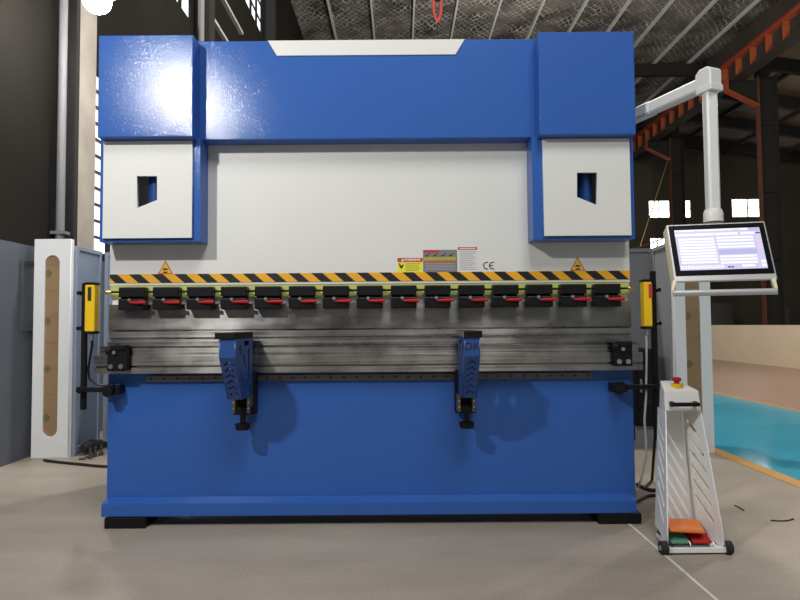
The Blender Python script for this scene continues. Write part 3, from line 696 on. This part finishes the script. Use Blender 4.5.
xa0, xa1 = P(464.5, 340, 3.30).x, P(480, 340, 3.30).x
support_arm(xa0, xa1, 'perforated blue support arm with letters on its tip, right half of the slide rail', True, None)

# ================================================================== LASER / LIGHT SENSORS
def sensor(px, py0, py1, pole_px, pole_y1, arm_px0, arm_px1, arm_py, clamp, cable, label, pole_top=None):
    Y = 3.73; s = 1 if px > 400 else -1
    A, B = P(px-4.6, py0, Y), P(px+4.6, py1, Y); xm = (A.x+B.x)/2
    t = thing('light_curtain', label, 'sensor', (xm, Y, B.z), 'yellow safety sensors at the machine ends')
    m = MB(); m.box(A.x, B.x, Y-.03, Y+.03, B.z, A.z); h = obj('housing', m, 'yellow', t, bevel=.006)
    for za_ in (A.z, B.z-.015):
        m = MB(); m.box(A.x-.003, B.x+.003, Y-.033, Y+.033, za_, za_+.015); obj('end_cap', m, 'black', t, bevel=.003)
    m = MB(); 
    xs = xm-.012 if s < 0 else xm+.004
    m.box(xs, xs+.022, Y-.0315, Y-.03, A.z-.10, A.z-.015); obj('lens_window', m, 'lbl_red' if s > 0 else 'ink', h)
    xp = P(pole_px, arm_py, Y+.03).x
    zt = P(pole_px, pole_top or py0-2, Y).z; zb = P(pole_px, pole_y1, Y).z
    m = MB(); m.box(xp-.014, xp+.014, Y+.0, Y+.028, zb, zt); obj('pole', m, 'blackm', t, bevel=.002)
    for z in (A.z-.05, B.z+.02):
        m = MB(); x_0, x_1 = sorted((xp+s*.035, xm)); m.box(x_0, x_1, Y+.03, Y+.042, z-.014, z+.014); m.cyl((xp+s*.028, Y-.01, z), (xp+s*.028, Y+.03, z), .013, n=10); obj('bracket', m, 'blackm', t)
    za = P(arm_px0, arm_py, Y).z; X0, X1 = sorted((P(arm_px0, arm_py, Y).x, P(arm_px1, arm_py, Y).x))
    m = MB(); m.box(X0, X1, Y-.03, Y, za-.014, za+.014); m.cyl((xp, Y-.04, za), (xp, Y+.02, za), .022, n=12); obj('arm', m, 'blackm', t, bevel=.002)
    cx = P(clamp, arm_py, Y).x
    m = MB(); m.box(cx-.045, cx+.045, Y-.035, 3.779, za-.03, za+.022); m.cyl((cx-.01, Y-.07, za-.012), (cx-.01, Y-.03, za-.012), .030, n=16); m.box(cx-.02, cx+.02, Y-.055, Y-.03, za+.0, za+.035); obj('arm_clamp', m, 'blackm', t, bevel=.003)
    m = MB(); m.tube([P(*q, Y) if len(q) == 2 else P(*q) for q in cable], .007, 8); obj('cable', m, 'wire' if s > 0 else 'black', t, smooth=True)
    m = MB(); m.cyl((xm, Y, B.z-.055), (xm, Y, B.z-.014), .012, n=12); obj('cable_plug', m, 'silver', t, smooth=True)
sensor(92, 285, 331.5, 85, 410, 79.5, 116, 389.5, 114, [(92, 335), (92.2, 345), (90, 358), (88, 370), (89.5, 379), (97, 385), (107, 386)], 'yellow safety sensor bar on a black pole at the left end of the machine')
sensor(646.3, 282, 326.5, 654.5, 440, 657.5, 616, 386.5, 618, [(646.4, 330), (646.6, 345), (646.3, 370), (646.2, 395), (644.5, 420), (646, 440, 3.74), (646.5, 455, 3.76), (642, 475, 3.8), (638.5, 488, 3.85)], 'yellow safety sensor bar with grey hanging cable at the right end of the machine', 271)

# ================================================================== CONTROL PENDANT
J = P(709.3, 82, 3.26)
pe = thing('control_pendant', 'operator monitor hanging from a white swing arm at the right of the machine', 'control panel', (J.x, J.y, J.z))
E1 = P(637, 113, 3.78); dirv = (E1-J); dirv.z = 0; dirv.normalize()
far = J+dirv*.80; far.z = J.z
cr_ = Vector((-dirv.y, dirv.x, 0)); UPV = Vector((0, 0, 1))
def beam(mb, p0, p1, hw, hh, ch=0):
    d = (p1-p0).normalized(); s_ = d.cross(UPV).normalized(); u = s_.cross(d)
    ring = [(-hw+ch, -hh), (hw-ch, -hh), (hw, -hh+ch), (hw, hh-ch), (hw-ch, hh), (-hw+ch, hh), (-hw, hh-ch), (-hw, -hh+ch)]
    mb.prism([p0+s_*a_+u*b_ for a_, b_ in ring], p1-p0)
m = MB(); beam(m, J+dirv*.06, J+dirv*.43, .036, .036, .009); obj('swing_arm', m, 'pwhite', pe, bevel=.003)
m = MB(); beam(m, J+dirv*.42, J+dirv*.65, .039, .040, .010); obj('arm_sleeve', m, 'pwhite', pe, bevel=.003)
m = MB(); e = J+dirv*.66; m.cyl(e-UPV*.08, e+UPV*.08, .045, n=24); m.box(min(XR-.045, e.x), e.x, e.y-.04, e.y+.04, e.z-.06, e.z+.06); obj('arm_pivot', m, 'pwhite', pe, smooth=True)
m = MB()
ang = atan2(dirv.y, dirv.x)
mx = Matrix.Translation(J) @ Matrix.Rotation(ang, 4, 'Z')
ring = [(-.046, -.060), (.060, -.060), (.060, .050), (.030, .075), (-.024, .075), (-.046, .055)]
m.prism([mx @ Vector((a_, -.042, b_)) for a_, b_ in ring], mx.to_3x3() @ Vector((0, .084, 0))); obj('elbow_joint', m, 'pwhite', pe, bevel=.008)
m = MB(); m.prism([mx @ Vector((a_, -.0455, b_)) for a_, b_ in [(-.050, -.062), (.04, -.062), (.04, -.025), (-.050, -.025)]], mx.to_3x3() @ Vector((0, .091, 0))); obj('joint_collar', m, 'pwhite', pe, bevel=.004)
CB = P(713.5, 212, 3.26); CB.x = J.x; 
m = MB(); hw = .032; ch = .011
rg = [(-hw+ch, -hw), (hw-ch, -hw), (hw, -hw+ch), (hw, hw-ch), (hw-ch, hw), (-hw+ch, hw), (-hw, hw-ch), (-hw, -hw+ch)]
m.prism([Vector((J.x+a_, J.y+b_, CB.z)) for a_, b_ in rg], (0, 0, J.z-.058-CB.z)); obj('drop_tube', m, 'pwhite', pe, bevel=.003)
m = MB(); m.tube([(J.x, J.y, CB.z+.012), (J.x, J.y, CB.z-.008), (J.x, J.y, CB.z-.035)], [.043, .050, .050], 28); m.cyl((J.x, J.y, CB.z-.055), (J.x, J.y, CB.z-.035), .050, n=28); obj('tube_flange', m, 'pwhite', pe, smooth=True)
# monitor: frame with u along the width, v down the face, n towards the viewer
TL, TR, BL = P(668.5, 224.3, 3.20), P(768, 220.6, 3.13), P(672.5, 282, 3.09)
BR = P(775.5, 278.8, 3.02)
u = ((TR-TL)+(BR-BL)).normalized(); v = ((BL-TL)+(BR-TR)); v = (v-u*v.dot(u)).normalized(); nn = v.cross(u)
if nn.y > 0: nn = -nn
cen = (TL+TR+BL+BR)/4; W = ((TR-TL).length+(BR-BL).length)/2; H = ((BL-TL).length+(BR-TR).length)/2
MM = Matrix(((u.x, v.x, nn.x, cen.x-u.x*W/2-v.x*H/2), (u.y, v.y, nn.y, cen.y-u.y*W/2-v.y*H/2), (u.z, v.z, nn.z, cen.z-u.z*W/2-v.z*H/2), (0, 0, 0, 1)))
m = MB(); m.box(0, W, 0, H, -.016, -.004, mx=MM); mon = obj('monitor', m, 'alu', pe, bevel=.006)
m = MB(); m.box(.002, W-.002, .002, H*.92, -.085, -.016, mx=MM); obj('rear_housing', m, 'cream', mon, bevel=.01)
# connect to the drop tube
mid = MM @ Vector((W*.5, .05, -.06)); tp = Vector((J.x, J.y, CB.z-.05))
m = MB(); m.tube([tp+Vector((0, 0, .01)), tp-Vector((0, 0, .05)), mid], [.045, .04, .03], 14); obj('monitor_neck', m, 'grey', pe, smooth=True)
m = MB(); m.box(.010, W-.010, .010, H*.90, -.004, 0, mx=MM); obj('bezel', m, 'bezel', mon, bevel=.002)
m = MB()
sx0, sx1, sy0, sy1 = W*.070, W*.895, H*.115, H*.815
sx0, sx1 = W*.072, W*.925
def sr(a_, b_, c_, d_, mi, k=.001): m.box(sx0+(sx1-sx0)*a_, sx0+(sx1-sx0)*b_, sy0+(sy1-sy0)*c_, sy0+(sy1-sy0)*d_, 0, k, mi, MM)
sr(0, 1, 0, 1, 0, .0006)
sr(0, .86, .0, .045, 1); sr(.87, .93, .015, .085, 2, .0009); sr(.935, .995, .015, .085, 2, .0009)
for a_, b_ in ((.02, .06), (.24, .28), (.68, .78)): sr(a_, b_, .02, .04, 4, .0012)
sr(.0, .93, .10, .16, 5); sr(.46, .47, .12, .14, 3, .0012); sr(.74, .77, .12, .14, 3, .0012); sr(.945, .995, .12, .15, 3, .0012)
for k in range(9): sr(.03, .455, .215+k*.072, .215+k*.072+.050, 1)
for c_ in (.20, .275, .36, .435): sr(.48, .905, c_, c_+.050, 1)
sr(.48, .92, .52, .64, 2, .0009)
for c_ in (.665, .74, .815): sr(.48, .905, c_, c_+.050, 1)
for k in range(6): sr(.01+k*.085, .085+k*.085, .895, .965, 5); sr(.025+k*.085, .07+k*.085, .92, .935, 2, .0014)
for k in (8.4, 9.3): sr(k*.085, k*.085+.075, .895, .95, 5)
sr(.555, .585, .93, .965, 3, .0012); sr(.595, .62, .93, .965, 3, .0012)
for k in range(4): sr(.94, .995, .2+k*.09, .265+k*.09, 4, .0009)
for k in range(2): sr(.94, .995, .80+k*.09, .865+k*.09, 5)
obj('screen', m, ['scr_bg', 'scr_row', 'scr_mid', 'scr_ink', 'scr_pink', 'scr_bg2'] if 'scr_bg2' in M else ['scr_bg', 'scr_row', 'scr_mid', 'scr_ink', 'scr_pink', 'scr_row'], mon)
# handle bar under the monitor
h0, h1 = P(672.5, 293.5, 2.99), P(776.5, 291.3, 2.93)
m = MB(); m.cyl(h0, h1, .0155, n=18); hb = obj('handle_bar', m, 'alu', pe, smooth=True)
for h_, w_ in ((h0, .012), (h1, W-.012)):
    c0_ = MM @ Vector((w_, H-.015, -.03)); m = MB(); s_ = (h1-h0).normalized()
    for q in (0,):
        m.prism([h_+s_*-.006+Vector((0, 0, .016)), h_+s_*-.006+Vector((0, 0, -.016)), c0_+s_*-.006+Vector((0, .012, -.012)), c0_+s_*-.006+Vector((0, .012, .012)), c0_+s_*-.006+Vector((0, -.012, .012))], s_*.012)
    obj('handle_bracket', m, 'cream', pe)

# ================================================================== FOOT PEDAL STAND
A, B = G(667, 554), G(726, 554); yf = 3.212
X0, X1 = A.x, B.x; xc = (X0+X1)/2
fs = thing('pedal_stand', 'white perforated foot pedal stand on castors beside the machine base', 'stand', (xc, yf+.12, 0))
yft, zt1 = 3.35, P(680, 391, 3.35).z            # front top
XT0, XT1 = P(665.5, 400, yft).x, P(700.5, 400, yft).x
zo = P(680, 411, yft).z                          # underside of the top box
yb0, yb1 = 3.47, 3.50                            # back edge bottom / top
XB0, XB1 = X0+.045, X1-.05
th = .006
def side_panel(sgn):
    f0 = Vector((X0 if sgn < 0 else X1, yf, .012)); f1 = Vector((XT0 if sgn < 0 else XT1, yft, zo if sgn < 0 else zo))
    b0 = Vector((XB0 if sgn < 0 else XB1, yb0, .075)); b1 = Vector(((XT0+.058) if sgn < 0 else (XT1-.048), yb1, zo))
    # plane basis: w along depth, h along height
    o_ = f0; h_ = (f1-f0).normalized(); w_ = (b0-f0); w_ = (w_-h_*w_.dot(h_)).normalized(); n_ = w_.cross(h_)
    mx = Matrix(((w_.x, h_.x, n_.x, o_.x), (w_.y, h_.y, n_.y, o_.y), (w_.z, h_.z, n_.z, o_.z), (0, 0, 0, 1)))
    def to(v_): q = v_-o_; return (q.dot(w_), q.dot(h_))
    F0, F1, B0, B1 = to(f0), to(f1), to(b0), to(b1)
    Hh = F1[1]; foot = (-.0, .0)
    outl = [F0, (B0[0]*.55, B0[1]-.035), B0, B1, F1, (F0[0], .12)]
    hs = []
    for k in range(6):
        cy = .19+k*.085; w0 = lerp(B0[0], B1[0], cy/Hh); L = w0*.78
        hs.append(rot2(slot(w0*.52, cy+.02, .024, min(L, .16)*1.15, 5), w0*.52, cy+.02, -.72 if sgn > 0 else -.72))
    m.plate(outl, hs, th, mx)
def lerp(a_, b_, t_): return a_+(b_-a_)*t_
m = MB(); side_panel(-1); obj('side_panel', m, 'swhite', fs)
m = MB(); side_panel(1); obj('side_panel', m, 'swhite', fs)
# back sheet
m = MB(); p = [Vector((XB0, yb0-.008, .06)), Vector((XB1, yb0-.008, .06)), Vector((XT1-.042, yb1-.008, zo)), Vector((XT0+.042, yb1-.008, zo))]
m.prism(p, (0, .006, 0)); obj('back_sheet', m, 'swhite', fs)
# top box
m = MB(); ztb = zt1+.045
m.hexa([Vector(q) for q in ((XT0-.004, yft, zo), (XT1+.004, yft, zo), (XT1-.030, yb1+.005, zo), (XT0+.030, yb1+.005, zo), (XT0+.0, yft+.015, zt1), (XT1-.0, yft+.015, zt1-.0), (XT1-.05, yb1+.005, ztb), (XT0+.04, yb1+.005, ztb))])
tb = obj('top_box', m, 'swhite', fs, bevel=.006)
hy = yft-.035; hz = P(684, 404.5, hy).z; hx0, hx1 = P(672, 404, hy).x, P(699.5, 404, hy).x
m = MB(); m.box(hx0, hx1, hy-.012, hy+.010, hz-.011, hz+.011)
for x in (hx0, hx1-.022): m.box(x, x+.022, hy+.01, yft+.004, hz-.014, hz+.014)
obj('grab_handle', m, 'black', fs, bevel=.005)
ec = Vector((P(677, 388, 3.42).x, 3.42, (zt1+ztb)/2+.0))
m = MB(); m.cyl(ec-UPV*.012, ec+UPV*.012, .032, n=24); es = obj('stop_button_base', m, 'yellow', fs, smooth=True)
m = MB(); m.tube([ec+UPV*.012, ec+UPV*.024, ec+UPV*.026, ec+UPV*.044, ec+UPV*.048], [.014, .014, .023, .023, .015], 20); obj('stop_button', m, 'red', es, smooth=True, label='red emergency stop button')
# floor plate
m = MB(); m.prism([Vector((X0, yf, .014)), Vector((X1, yf, .014)), Vector((XB1, yb0, .014)), Vector((XB0, yb0, .014))], (0, 0, .012)); m.box(X0, X1, yf-.004, yf+.002, .010, .036); obj('base_plate', m, 'swhite', fs, bevel=.002)
# castors
for s, x in ((-1, X0-.018), (1, X1+.012)):
    m = MB(); m.cyl((x-.016, yf+.01, .034), (x+.016, yf+.01, .034), .034, n=24); w = obj('castor', m, 'rubber', fs, smooth=True)
    m = MB(); m.cyl((x-.0185, yf+.01, .034), (x+.0185, yf+.01, .034), .014, n=16); obj('hub', m, 'grey' if s > 0 else 'silver', w, smooth=True)
for s, x in ((-1, XB0+.02), (1, XB1-.02)):
    m = MB(); m.cyl((x-.012, yb0-.03, .03), (x+.012, yb0-.03, .03), .03, n=20); obj('castor', m, 'rubber', fs, smooth=True)
# foot switch inside
zg0, zg1 = P(690, 533, 3.225).z, P(690, 519.5, 3.40).z
m = MB(); xg0, xg1 = X0+.012, X1-.075; xh0 = X0+.05
m.hexa([Vector(q) for q in ((xg0+.01, 3.225, zg0+.006), (xg1-.03, 3.225, zg0-.006), (xg1+.02, 3.40, zg1-.010), (xh0, 3.40, zg1-.006), (xg0+.01, 3.225, zg0+.016), (xg1-.03, 3.225, zg0+.006), (xg1+.02, 3.40, zg1+.002), (xh0, 3.40, zg1+.010))])
m.box(xh0, xh0+.008, 3.32, 3.40, .05, zg1); m.box(xg1, xg1+.008, 3.33, 3.40, .05, zg1-.012)
obj('pedal_guard', m, 'orange', fs, bevel=.003)
m = MB(); m.box(xh0, xg1+.01, 3.25, 3.42, .0262, .038); obj('pedal_base', m, 'grey', fs, bevel=.003)
xm_ = (xg0+xg1)/2+.01
for x_0, x_1, mt, nm in ((xg0+.018, xm_-.008, 'gpedal', 'green foot pedal'), (xm_+.012, xg1+.012, 'red', 'red foot pedal')):
    m = MB(); m.prism([Vector((x_0, a_, b_)) for a_, b_ in ((3.235, .046), (3.235, .058), (3.29, .088), (3.39, .080), (3.39, .06))], (x_1-x_0, 0, 0)); obj('foot_pedal', m, mt, fs, bevel=.006, label=nm)
m = MB()
for x in (xm_-.004, xg1+.02):
    m.tube([(x, 3.23, .040), (x, 3.24, .055), (x-.012, 3.30, .085)], .004, 8)
obj('pedal_spring', m, 'silver', fs, smooth=True)

# ================================================================== CABLES AND LITTER
def ground_cable(name, pts, r, matn, label, cat='cable'):
    q = []
    for p in pts: g = G(*p); q.append(Vector((g.x, g.y, r)))
    # smooth
    out = []
    for i in range(len(q)-1):
        p0, p1, p2, p3 = q[max(i-1, 0)], q[i], q[i+1], q[min(i+2, len(q)-1)]
        for k in range(6):
            t_ = k/6; out.append(.5*((2*p1)+(p2-p0)*t_+(2*p0-5*p1+4*p2-p3)*t_*t_+(3*p1-p0-3*p2+p3)*t_**3))
    out.append(q[-1]); m = MB(); m.tube(out, r, 8, 0); return tag(obj(name, m, matn, smooth=True), label, cat)
ground_cable('floor_cable', [(44, 461.5), (60, 463.5), (80, 465.5), (100, 467.5), (116, 468)], .012, 'rubber', 'black cable on the floor from the left white post to the machine')
ground_cable('floor_cable', [(70, 445), (84, 442.5), (96, 441.5), (112, 440.5)], .010, 'rubber', 'thin black cable on the floor at the foot of the left rear panel')
bx = gx+.085
m = MB(); m.tube([(bx, 5.76, .07), (bx+.005, 5.84, .075), (bx-.005, 5.95, .06), (bx+.01, 6.05, .05), (bx+.08, 6.15, .03)], [.035, .055, .05, .04, .02], 12)
m.tube([(bx, 5.76, .10), (bx+.01, 5.86, .125), (bx, 5.98, .10), (bx+.02, 6.10, .04)], .014, 8)
tag(obj('cable_bundle', m, 'rubber', smooth=True), 'lumpy black cable bundle on the floor beside the left white post', 'cable')
for i, (px, py) in enumerate(((90, 459), (95, 457), (101, 455.5))):
    g = G(px, py); m = MB(); m.tube([(g.x, g.y, 0), (g.x, g.y, .03)], .022, 6); m.tube([(g.x, g.y, .03), (g.x+.004, g.y, .10)], .011, 10); m.tube([(g.x-.03, g.y-.02, .012), (g.x-.075, g.y-.05, .012)], .011, 8)
    tag(obj('loose_bolt', m, 'debris', smooth=True), ('rusty loose bolt on the floor, nearest the left white post', 'rusty loose bolt on the floor, middle one of three near the left white post', 'rusty loose bolt on the floor, nearest the machine at the left')[i], 'bolt', 'loose bolts on the floor')
ground_cable('floor_cable', [(637, 486), (645, 490), (652, 492), (662, 491)], .013, 'rubber', 'black cable on the floor between the machine and the pedal stand, the farther one')
ground_cable('floor_cable', [(636, 504), (643, 500), (650, 497), (660, 497), (668, 494)], .011, 'rubber', 'black cable lying on the floor right behind the pedal stand, close to the machine corner')
m = MB(); q = [P(634, 440, 3.95), P(633.5, 425, 3.95), P(637, 412, 3.9), P(643, 405, 3.85), P(652, 402, 3.85)]; m.tube(q, .010, 8)
m.tube([P(652, 402, 3.85), P(655, 404, 4.0), P(656, 425, 4.2), G(652, 482)+Vector((0, 0, .012)), G(644, 490)+Vector((0, 0, .012))], .010, 8)
tag(obj('looped_cable', m, 'rubber', smooth=True), 'black looped cable hanging beside the right side of the machine', 'cable')
ground_cable('wire_scrap', [(771, 521), (780, 521.5), (788, 521), (793.5, 519.5)], .004, 'rubber', 'thin black wire scrap on the grey floor nearest the ochre line', 'scrap')
ground_cable('wire_scrap', [(735, 506), (739, 508), (744, 511)], .004, 'rubber', 'short black wire scrap in the shadow of the pedal stand', 'scrap')

# ================================================================== LIGHT
def lamp(name, kind, loc, energy, col=(1, 1, 1), **k):
    l = bpy.data.lights.new(name, kind); l.energy = energy; l.color = col
    for a_, b_ in k.items(): setattr(l, a_, b_)
    o = bpy.data.objects.new(name, l); COL.objects.link(o); o.location = loc; return o
def aim(o, tgt): o.rotation_euler = (Vector(tgt)-o.location).to_track_quat('-Z', 'Y').to_euler()
lamp('key_lamp', 'POINT', (-2.45, .4, 3.85), 440, (1, .98, .95), shadow_soft_size=.10)
o = lamp('flood_lamp_light', 'POINT', LP-Vector((0, 0, .16)), 110, (1, .98, .95), shadow_soft_size=.09)
lamp('hall_fill', 'POINT', (9.0, 10.5, 6.0), 1000, (1, .92, .80), shadow_soft_size=.4)  # unseen warm fill, added to brighten the beige wall and right floor
lamp('bay_fill', 'POINT', (17, 22, 7.0), 90, (1, .92, .80), shadow_soft_size=.4)  # weak unseen fill added for the far bay
lamp('roof_fill', 'POINT', (3, 17, 7.0), 800, (1, .95, .88), shadow_soft_size=.5)  # unseen fill added to light up the roof
lamp('hall_lamp_behind', 'POINT', (.4, 7.8, 8.6), 1350, (1, .95, .86), shadow_soft_size=.2)
o = lamp('front_fill', 'AREA', (1.2, -1.2, 8.2), 365, (1, .975, .94), size=3); aim(o, (.5, 3.5, .5))  # broad unseen fill, added to soften shade on machine and floor
w = bpy.data.worlds.new('world'); SC.world = w; w.use_nodes = True
bg = w.node_tree.nodes['Background']; bg.inputs['Color'].default_value = (.95, .97, 1, 1); bg.inputs['Strength'].default_value = .20
vs = SC.view_settings; vs.view_transform = 'Standard'; vs.look = 'None'; vs.gamma = 1; vs.exposure = 0; vs.use_curve_mapping = False
